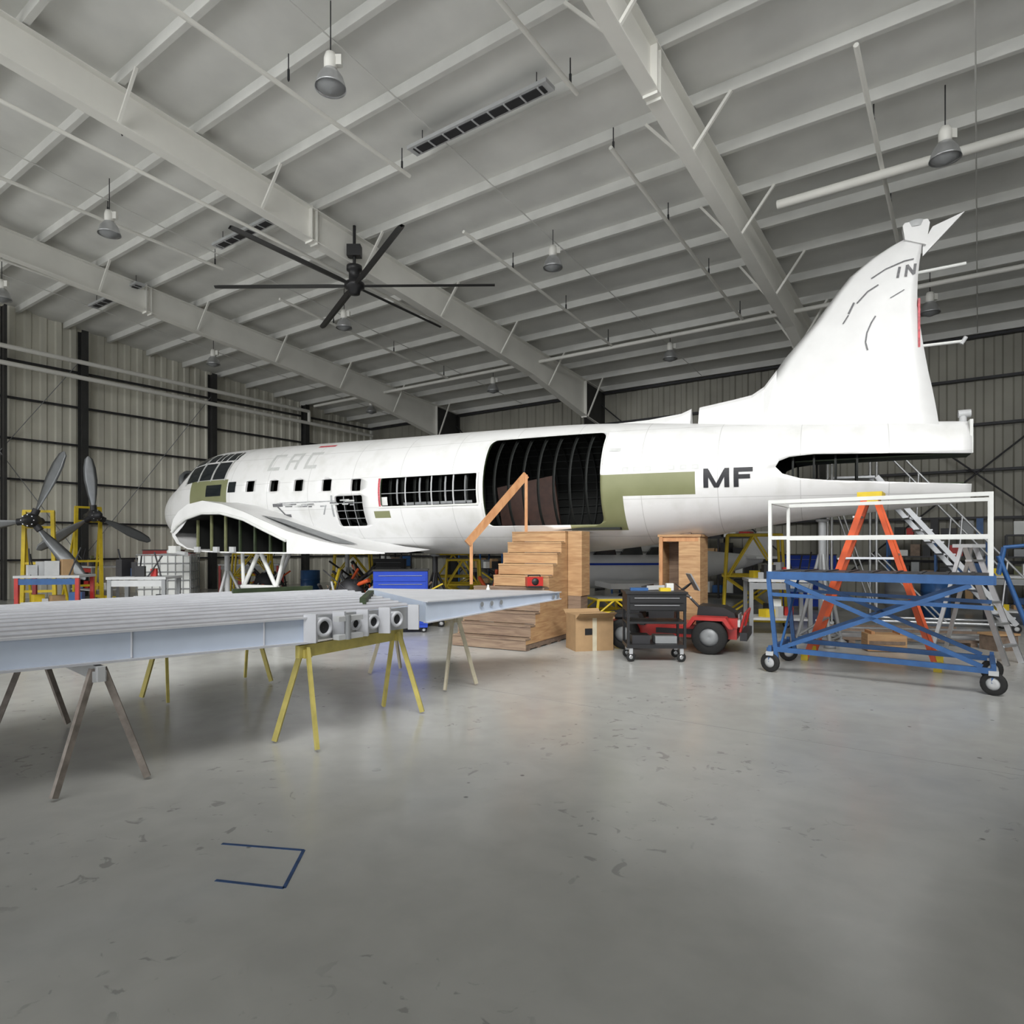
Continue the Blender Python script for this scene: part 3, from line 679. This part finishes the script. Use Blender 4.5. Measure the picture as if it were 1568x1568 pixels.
b=MB(); 
b.box((-.34,0,.91),(.03,.6,1.82),'ply'); b.box((.34,0,.91),(.03,.6,1.82),'ply'); b.box((0,.28,.91),(.66,.02,1.82),'plyd'); b.box((0,0,1.80),(.74,.64,.04),'ply')
b.box((.17,-.28,.95),(.36,.02,1.6),'ply'); b.box((-.31,-.3,.91),(.05,.04,1.76),'lumber'); b.box((0,-.28,1.74),(.66,.03,.08),'lumber'); b.box((0,0,.8),(.66,.56,.03),'plyd'); b.box((-.1,-.0,1.86),(.55,.4,.07),'brown')
b.build('wooden_support_box',(3.02,11.5,0),-.5)

# ---------------------------------------------------------------- blue work platform
WS=math.atan2(-.579,.815); b=MB(); L=2.33; D=1.0
for y in (0,D):
    b.beam((0,y,1.24),(L,y,1.24),.05,.10,'blue'); b.beam((0.1,y,.30),(L,y,.26),.05,.06,'blue')
    b.beam((.15,y,.32),(L-.2,y,1.18),.04,.05,'blue'); b.beam((L-.1,y,.30),(.2,y,1.18),.04,.05,'blue')
    b.beam((.1,y,.18),(.0,y,1.2),.04,.05,'blue')
    b.beam((0,y,1.0),(L,y,.94),.03,.045,'blue')
for x in (0,L): b.beam((x,0,1.24),(x,D,1.24),.05,.10,'blue'); b.beam((x,0,.28),(x,D,.28),.05,.06,'blue')
b.beam((L/2,0,.75),(L/2,D,.75),.04,.04,'blue'); b.beam((.15,0,.34),(.15,D,1.15),.025,.03,'blue')
b.box((L/2,D/2,1.285),(L,D,.015),'dark')
for i in range(9): b.box((.15+i*.25,D/2,1.30),(.04,D-.08,.012),'dark')
for x in (0.02,L):
    for y in (0,D):
        b.wheel((x,y,.125),.125,.05,'rubber','lgrey',.5 if y else -.3); b.beam((x,y,.13),(x,y,.34),.04,.04,'blue'); b.box((x,y,.24),(.09,.08,.05),'lgrey')
for x in (0.02,L-.02):
    for y in (0,D): b.beam((x,y,1.28),(x,y,2.19),.04,.04,'plastic')
for z in (2.18,1.72):
    for y in (0,D): b.beam((0,y,z),(L,y,z),.035,.045,'plastic')
    if z>2: b.beam((0.02,0,z),(.02,D,z),.035,.045,'plastic')
for y in (.15,.6):
    b.tube((L+.05,y,1.5),(L+.5,y,.12),.022,'blue'); b.path([(L+.05,y,1.3),(L+.1,y,1.6),(L+.3,y,1.62),(L+.38,y,1.3),(L+.5,y,.9)],.02,'blue')
for i in range(6): z=.25+i*.2; x=L+.5-(z-.12)/1.38*.45; b.tube((x,.15,z),(x,.6,z),.018,'blue')
b.build('work_platform',(3.3,8.4,0),WS)
b=MB(); h=2.34
for y in (-1,1):
    b.beam((-.06,y*.17,h-.06),(-.80,y*.30,.0),.035,.075,'orange'); b.beam((.06,y*.15,h-.06),(.78,y*.27,0),.035,.06,'orange')
for i in range(7):
    z=.28+i*.29; k=(h-z)/h; x=-.06-.74*k; yy=.17+.13*k; b.box((x,0,z),(.09,2*yy,.025),'alu')
for z in (.3,.9,1.5): k=(h-z)/h; x=.06+.72*k; yy=.15+.12*k; b.beam((x,-yy,z),(x,yy,z),.02,.03,'alu')
b.box((0,0,h-.02),(.30,.42,.07),'yellow'); b.box((0,0,h-.1),(.2,.36,.1),'yellow')
for y in (-1,1):
    b.beam((-.35,y*.22,1.45),(.32,y*.2,1.45),.01,.025,'alu'); b.box((-.80,y*.3,.05),(.09,.06,.16),'yellow'); b.box((.78,y*.27,.05),(.09,.06,.16),'yellow')
b.build('step_ladder',(4.98,9.05,0),WS)
b=MB()
for y in (0,.75):
    b.beam((0,y,3.0),(2.3,y,.15),.05,.09,'alu'); b.tube((0,y,3.9),(2.4,y,1.05),.022,'alu'); b.tube((-.8,y,3.9),(0,y,3.9),.022,'alu')
    for x in (-.8,0): b.tube((x,y,.1),(x,y,3.9),.028,'alu')
    b.tube((-.8,y,.4),(0,y,2.9),.018,'alu'); b.tube((0,y,.4),(-.8,y,2.9),.018,'alu'); b.tube((0,y,.15),(2.3,y,.15),.028,'alu'); b.tube((0,y,1.5),(1.2,y,.15),.018,'alu')
    for k in (.3,.6,.9): b.tube((2.3*k,y,3.0-2.85*k),(2.4*k,y,3.9-2.85*k),.018,'alu')
    b.tube((-.8,y,2.9),(0,y,2.9),.02,'alu')
for i in range(12): b.box((.1+i*.19,.375,2.88-i*.236),(.2,.72,.03),'alu')
b.box((-.4,.375,3.0),(.85,.75,.04),'alu')
for x in(-.8,2.3):
    for y in(0,.75): b.wheel((x,y,.08),.08,.04)
b.build('rolling_stairs',(7.2,12.9,0),-.35)
b=MB()
for x in (-.2,.2): b.beam((x,0,0),(x*.7,.55,1.6),.03,.07,'alu'); b.beam((x*.9,1.0,0),(x*.7,.6,1.6),.03,.05,'alu')
for i in range(5): z=.25+i*.29; b.box((0,.55*z/1.6,z),(.36,.09,.03),'alu')
b.box((0,.57,1.62),(.36,.26,.05),'lgrey')
b.build('aluminium_step_ladder',(6.85,8.9,0),.5)
b=MB()
for i in range(9): b.box((random.uniform(-.1,.1),i*.1-.4,.08+.06*(i%3)),(2.2,.07,.04),random.choice(['alu','alu','lgrey','brown']),random.uniform(-.03,.03))
for x in(-.9,.9): b.box((x,0,.03),(.1,1.0,.06),'brown')
b.build('metal_stock_pile',(6.6,11.1,0),-.2)
b=MB(); b.box((0,0,.14),(.55,.3,.26),'ply'); b.box((-.2,0,.29),(.05,.32,.04),'lumber'); b.box((.2,0,.29),(.05,.32,.04),'lumber'); b.box((.0,-.155,.14),(.5,.01,.05),'brown'); b.build('wooden_crate',(5.75,10.1,0),-.2)
b=MB(); b.box((0,0,.12),(.4,.3,.24),'brown'); b.box((0,0,.25),(.44,.34,.03),'ply'); b.build('wooden_crate',(7.6,10.2,0),.2)

def ystand(x,y,w_,h,rz,k='yellow'):
    b=MB(); dpt=.9
    for yy in (0,dpt):
        for xx in (0,w_): b.tube((xx,yy,0.08),(xx*.85+w_*.075,yy,h),.03,k)
        b.tube((0,yy,.15),(w_,yy,h*.55),.022,k); b.tube((w_,yy,.15),(0,yy,h*.55),.022,k)
        for z in (.12,h*.55,h): b.tube((0 if z<h else w_*.07,yy,z),(w_ if z<h else w_*.93,yy,z),.026,k)
        b.tube((w_*.1,yy,h*.55),(w_*.5,yy,h),.02,k); b.tube((w_*.9,yy,h*.55),(w_*.5,yy,h),.02,k)
    for xx in (0,w_):
        for z in (.12,h*.55,h): b.tube((xx*.85+w_*.075 if z==h else xx,0,z),(xx*.85+w_*.075 if z==h else xx,dpt,z),.024,k)
        b.wheel((xx,0,.08),.08,.04); b.wheel((xx,dpt,.08),.08,.04)
    b.box((w_/2,dpt/2,h+.02),(w_*.8,dpt*.8,.03),'grey')
    b.build('maintenance_stand',(x,y,0),rz)
ystand(4.3,13.3,1.2,1.85,-.3); ystand(1.65,12.9,.8,.55,.2); ystand(-2.2,18.3,1.1,1.4,.1); ystand(-5.2,18.9,1.2,1.4,.3); ystand(-8.3,19.2,1.2,1.4,.3); ystand(-1.6,15.4,.9,1.3,.1)

def prop_stand(x,y,z,rz,bl,k='blade',bs_=1.0):
    b=MB()
    for i in range(3):
        a=math.radians(bl+120*i); dv=Vector((math.cos(a),0,math.sin(a))); nv=Vector((-math.sin(a),0,math.cos(a))); rows=[]
        for r,wd,tw in ((.12,.10,1.2),(.3,.13,1.1),(.6,.24,.8),(1.0,.33,.6),(1.35,.30,.45),(1.6,.20,.4),(1.68,.05,.4)):
            c=Vector((0,0,z))+dv*r*bs_; e=nv*math.cos(tw*.7)+Vector((0,1,0))*math.sin(tw*.7); f=e.cross(dv); th=.035 if r<1.5 else .012
            rows.append([c-e*wd/2,c-e*wd/4+f*th,c+e*wd/4+f*th,c+e*wd/2,c+e*wd/4-f*th*.4,c-e*wd/4-f*th*.4])
        b.grid(rows,k if i!=1 else 'grey',True,True)
        b.tube(Vector((0,0,z))+dv*.05,Vector((0,0,z))+dv*.3,.085,'dark',12)
    b.lathe((0,0,z),[(.001,-.42),(.07,-.4),(.1,-.3),(.16,-.18),(.18,0),(.16,.18),(.10,.3),(.10,.55),(.001,.56)],'dark',18,'y')
    for i in range(8):
        a=2*math.pi*i/8; b.tube((math.cos(a)*.13,-.25,z+math.sin(a)*.13),(math.cos(a)*.13,-.1,z+math.sin(a)*.13),.015,'alu',6)
    for s_ in(-1,1):
        b.beam((s_*.35,.45,.1),(s_*.3,.45,z+.25),.10,.08,'yellow'); b.beam((s_*.45,-.2,.14),(s_*.45,1.3,.14),.08,.08,'yellow'); b.beam((s_*.42,1.2,.1),(s_*.3,.5,z-.3),.05,.05,'yellow')
        b.wheel((s_*.45,-.2,.08),.08,.05); b.wheel((s_*.45,1.3,.08),.08,.05)
    for zz_ in (.5,1.2,z-.15,z+.25): b.beam((-.34,.45,zz_),(.34,.45,zz_),.06,.06,'yellow')
    b.build('propeller_on_stand',(x,y,0),rz)
prop_stand(-11.7,15.9,2.25,.3,68,'blade',1.1); prop_stand(-11.9,18.6,2.5,.9,95,'blade')

def bench(x,y,rz,L_=1.6,k='blue',k2='red'):
    b=MB()
    for xx in(-L_/2,L_/2):
        for yy in(-.35,.35): b.box((xx,yy,.5),(.07,.07,1.0),k2)
    b.box((0,0,1.0),(L_+.1,.8,.05),'lgrey'); b.box((0,0,.3),(L_,.7,.04),'lgrey'); b.box((0,-.36,.9),(L_,.03,.12),k)
    for i in range(12):
        s_=random.uniform(.08,.25); hz=random.uniform(.08,.35); zz_=1.025 if i<7 else .32
        b.box((random.uniform(-L_/2+.1,L_/2-.1),random.uniform(-.2,.25),zz_+hz/2),(s_,s_*.8,hz),random.choice(['plastic','card','red','blue','dark','lgrey','yellow','olive','black']),random.random())
    for i in range(4):
        x_=random.uniform(-L_/2,L_/2); b.tube((x_,random.uniform(-.3,.3),1.02),(x_+random.uniform(-.2,.2),0,1.3+random.random()*.3),.015,'dark')
    b.build('workbench',(x,y,0),rz)
bench(-9.5,13.6,.2,1.1,'blue','red'); bench(-11.9,13.0,.2,1.2,'lgrey','plastic'); bench(-13.0,20.3,-.6,1.5,'red','grey'); bench(-9.0,22.6,.1,1.9,'grey','red'); bench(-7.3,13.0,.1,1.0,'lgrey','grey'); bench(4.9,12.1,-.2,1.0,'grey','grey'); bench(10.6,13.2,-.5,1.6,'grey','dark')
def cabinet(x,y,rz,w_=.9,h=1.2,k='red'):
    b=MB(); b.box((0,0,.1+h/2-.05),(w_,.5,h-.1),k)
    n=6
    for i in range(n):
        z=.16+(h-.2)*(i+.5)/n; b.box((0,-.255,z),(w_-.06,.015,(h-.25)/n),k); b.box((0,-.27,z+.03),(w_-.2,.015,.008),'grey')
    b.box((0,0,h+.01),(w_+.03,.53,.03),'black')
    for xx in(-1,1):
        for yy in(-1,1): b.wheel((xx*(w_/2-.07),yy*.18,.055),.055,.03)
    b.build('tool_chest',(x,y,0),rz)
cabinet(-2.1,12.4,.1,1.0,1.16,'bblue'); cabinet(-11.3,21.2,.1,1.1,1.5,'red'); cabinet(-11.9,23.4,.1,.9,1.4,'red'); cabinet(7.6,16.8,-.4,1.3,1.4,'bblue'); cabinet(-4.0,21.4,0,1.,1.2,'dark')
b=MB(); b.box((0,0,.07),(1.2,1.0,.04),'grey'); 
for x in(-.5,0,.5): b.box((x,0,.025),(.1,1,.05),'grey')
b.box((0,0,.62),(1.1,.9,1.0),'plastic'); b.lathe((0,0,1.12),[(.18,0),(.18,.05),(.001,.06)],'grey',16)
for z in (.15,.35,.55,.75,.95,1.15):
    for y in(-.48,.48): b.tube((-.58,y,z),(.58,y,z),.012,'grey',6)
    for x in(-.58,.58): b.tube((x,-.48,z),(x,.48,z),.012,'grey',6)
for i in range(8):
    x=-.58+i*.166
    for y in(-.48,.48): b.tube((x,y,.1),(x,y,1.16),.01,'grey',6)
for i in range(6):
    y=-.48+i*.192
    for x in(-.58,.58): b.tube((x,y,.1),(x,y,1.16),.01,'grey',6)
b.build('ibc_liquid_tote',(-8.3,15.8,.275),.25)
b=MB()
for i in range(3): b.box((0,0,.015+i*.122),(1.3,1.1,.03),'brown')
for x in(-.55,0,.55): b.box((x,0,.13),(.1,1.08,.22),'brown')
b.build('wooden_pallet',(-8.3,15.8,0),.25)

def shelf(x,y,rz,L_=2.2,h=1.9):
    b=MB()
    for xx in(-L_/2,0,L_/2):
        for yy in(-.3,.3): b.box((xx,yy,h/2),(.05,.05,h),'blue' if L_>2 else 'dark')
    for z in (.15,.75,1.35,h):
        b.box((0,0,z),(L_,.6,.04),'dark')
        xx=-L_/2+.15
        while xx<L_/2-.2:
            w_=random.uniform(.12,.35); hh_=random.uniform(.15,.45); b.box((xx+w_/2,random.uniform(-.1,.1),z+.02+hh_/2),(w_,.4,hh_),random.choice(['card','dark','dark','grey','plastic','red','blue','olive','black','black','brown'])); xx+=w_+.06
    b.build('storage_shelf',(x,y,0),rz)
for i,(p,q) in enumerate(((2.5,1.1),(8,1.2),(10.5,1.2),(15,1.3),(17.6,1.3),(23.3,1.2),(25.8,1.2),(30.5,1.2))):
    x=HC[0]+p*.813-q*.582; y=HC[1]-p*.582-q*.813; shelf(x,y,HR,2.2 if i%2 else 2.0,1.9)
for x,y,k in ((-6.3,20.4,'blue'),(-5.3,21,'black'),(-.3,19.4,'dark'),(.5,19.7,'red'),(-3.3,20.2,'grey'),(8.9,15.0,'grey'),(9.6,14.8,'blue')):
    b=MB(); b.lathe((0,0,0),[(.001,0),(.29,0),(.29,.28),(.305,.3),(.29,.32),(.29,.58),(.305,.6),(.29,.62),(.29,.88),(.27,.88),(.26,.86),(.001,.86)],k,24); b.build('oil_drum',(x,y,0))
for x,y in ((-6.6,17.6),(-3.7,15.6),(-3.4,13.6),(-.2,14.6),(-.1,17.0),(-2.0,13.4)):
    b=MB(); 
    for i in range(24):
        a=Vector((random.uniform(-.6,.6),random.uniform(-.4,.4),random.uniform(.15,.6))); c=Vector((random.uniform(-.6,.6),random.uniform(-.4,.4),random.uniform(.4,1.3)))
        b.tube(a,c,random.uniform(.012,.045),random.choice(['dark','dark','grey','black','black','yellow','brown','orange','lgrey']))
    b.box((0,0,.18),(1.3,.8,.06),'dark')
    for xx in(-.55,.55):
        for yy in(-.34,.34): b.wheel((xx,yy,.07),.07,.04)
    b.lathe((random.uniform(-.2,.2),0,.65),[(.001,-.2),(.25,-.2),(.3,0),(.25,.2),(.001,.2)],'dark',16,'y')
    b.box((random.uniform(-.3,.3),0,.42),(.4,.35,.42),random.choice(['grey','dark','brown'])); b.build('parts_dolly',(x,y,0),random.random()*.2)

# small light airplane behind
b=MB(); rows=[]
for s_,r,zc_ in ((-3.2,.10,1.1),(-3.0,.35,1.08),(-2.3,.48,1.08),(-1.4,.62,1.12),(-.6,.68,1.16),(.3,.64,1.16),(1.0,.48,1.15),(2.2,.28,1.22),(3.0,.10,1.3)):
    rows.append([Vector((s_,r*.85*math.cos(2*math.pi*i/20),zc_+r*math.sin(2*math.pi*i/20)*.85)) for i in range(20)])
b.grid(rows,'white',True,True)
rows=[]
for s_,hh_ in ((-1.9,.02),(-1.2,.30),(-.6,.36),(.2,.32),(1.0,.03)):
    rows.append([Vector((s_,.5*math.cos(math.pi*i/10),1.5+hh_*math.sin(math.pi*i/10))) for i in range(11)])
b.grid(rows,'white')
for a,c in ((-1.5,-.95),(-.85,-.3),(-.2,.4)):
    b.prism([(a,1.42),(c,1.42),(c-.05,1.62),(a+.12,1.60)],-.60,-.50,fn,'glass')
b.box((-.5,-.60,1.2),(3.0,.03,.05),'bblue'); b.box((-.8,-1.2,.75),(1.3,1.4,.12),'white'); b.box((-.8,1.0,.75),(1.3,1.0,.12),'white')
b.prism([(2.4,1.3),(3.1,1.3),(3.2,2.0),(2.9,2.0)],-.04,.04,fn,'white'); b.box((2.8,0,1.35),(.6,1.4,.06),'white')
b.lathe((-3.2,0,1.1),[(.12,0),(.08,-.15),(.001,-.25)],'lgrey',14,'x'); b.box((-3.3,0,1.1),(.03,.12,1.6),'dark')
for x,y in ((-2.4,0),(-.3,-1.0),(-.3,1.0)): b.wheel((x,y,.2),.2,.12); b.tube((x,y,.2),(x,y,.8),.03,'alu')
b.build('light_airplane',(3.35,16.2,0),.12)

# ---------------------------------------------------------------- lights
wd=bpy.data.worlds.new('sky'); S.world=wd; wd.use_nodes=True
bg=wd.node_tree.nodes['Background']; bg.inputs[0].default_value=(.86,.93,1,1); bg.inputs[1].default_value=.7
def hw(p,q,z): return Vector((HC[0]+p*.813-q*.582,HC[1]-p*.582-q*.813,z))
def area(name,loc,tgt,sx,sy,e,col=(1,1,1),spread=180):
    l=bpy.data.lights.new(name,'AREA'); l.shape='RECTANGLE'; l.size=sx; l.size_y=sy; l.energy=e; l.color=col; l.spread=math.radians(spread)
    o=bpy.data.objects.new(name,l); S.collection.objects.link(o); o.location=loc
    o.rotation_euler=(Vector(tgt)-Vector(loc)).to_track_quat('-Z','Y').to_euler(); return o
area('doorway_daylight',hw(24,39.5,3.3),hw(24,0,3.3),38,6,1500,(.98,.99,1))
area('left_fill_light',hw(.6,31,3.0),hw(20,14,1.5),14,5.5,1300,(1,1,.99))  # added fill light beyond the left edge of view; no real door there
area('overhead_fill_light',hw(24,21,8.9),(0,14,.6),16,3,820,(1,1,.98),82)  # added fill light under the roof, aimed at the aircraft; no real skylight
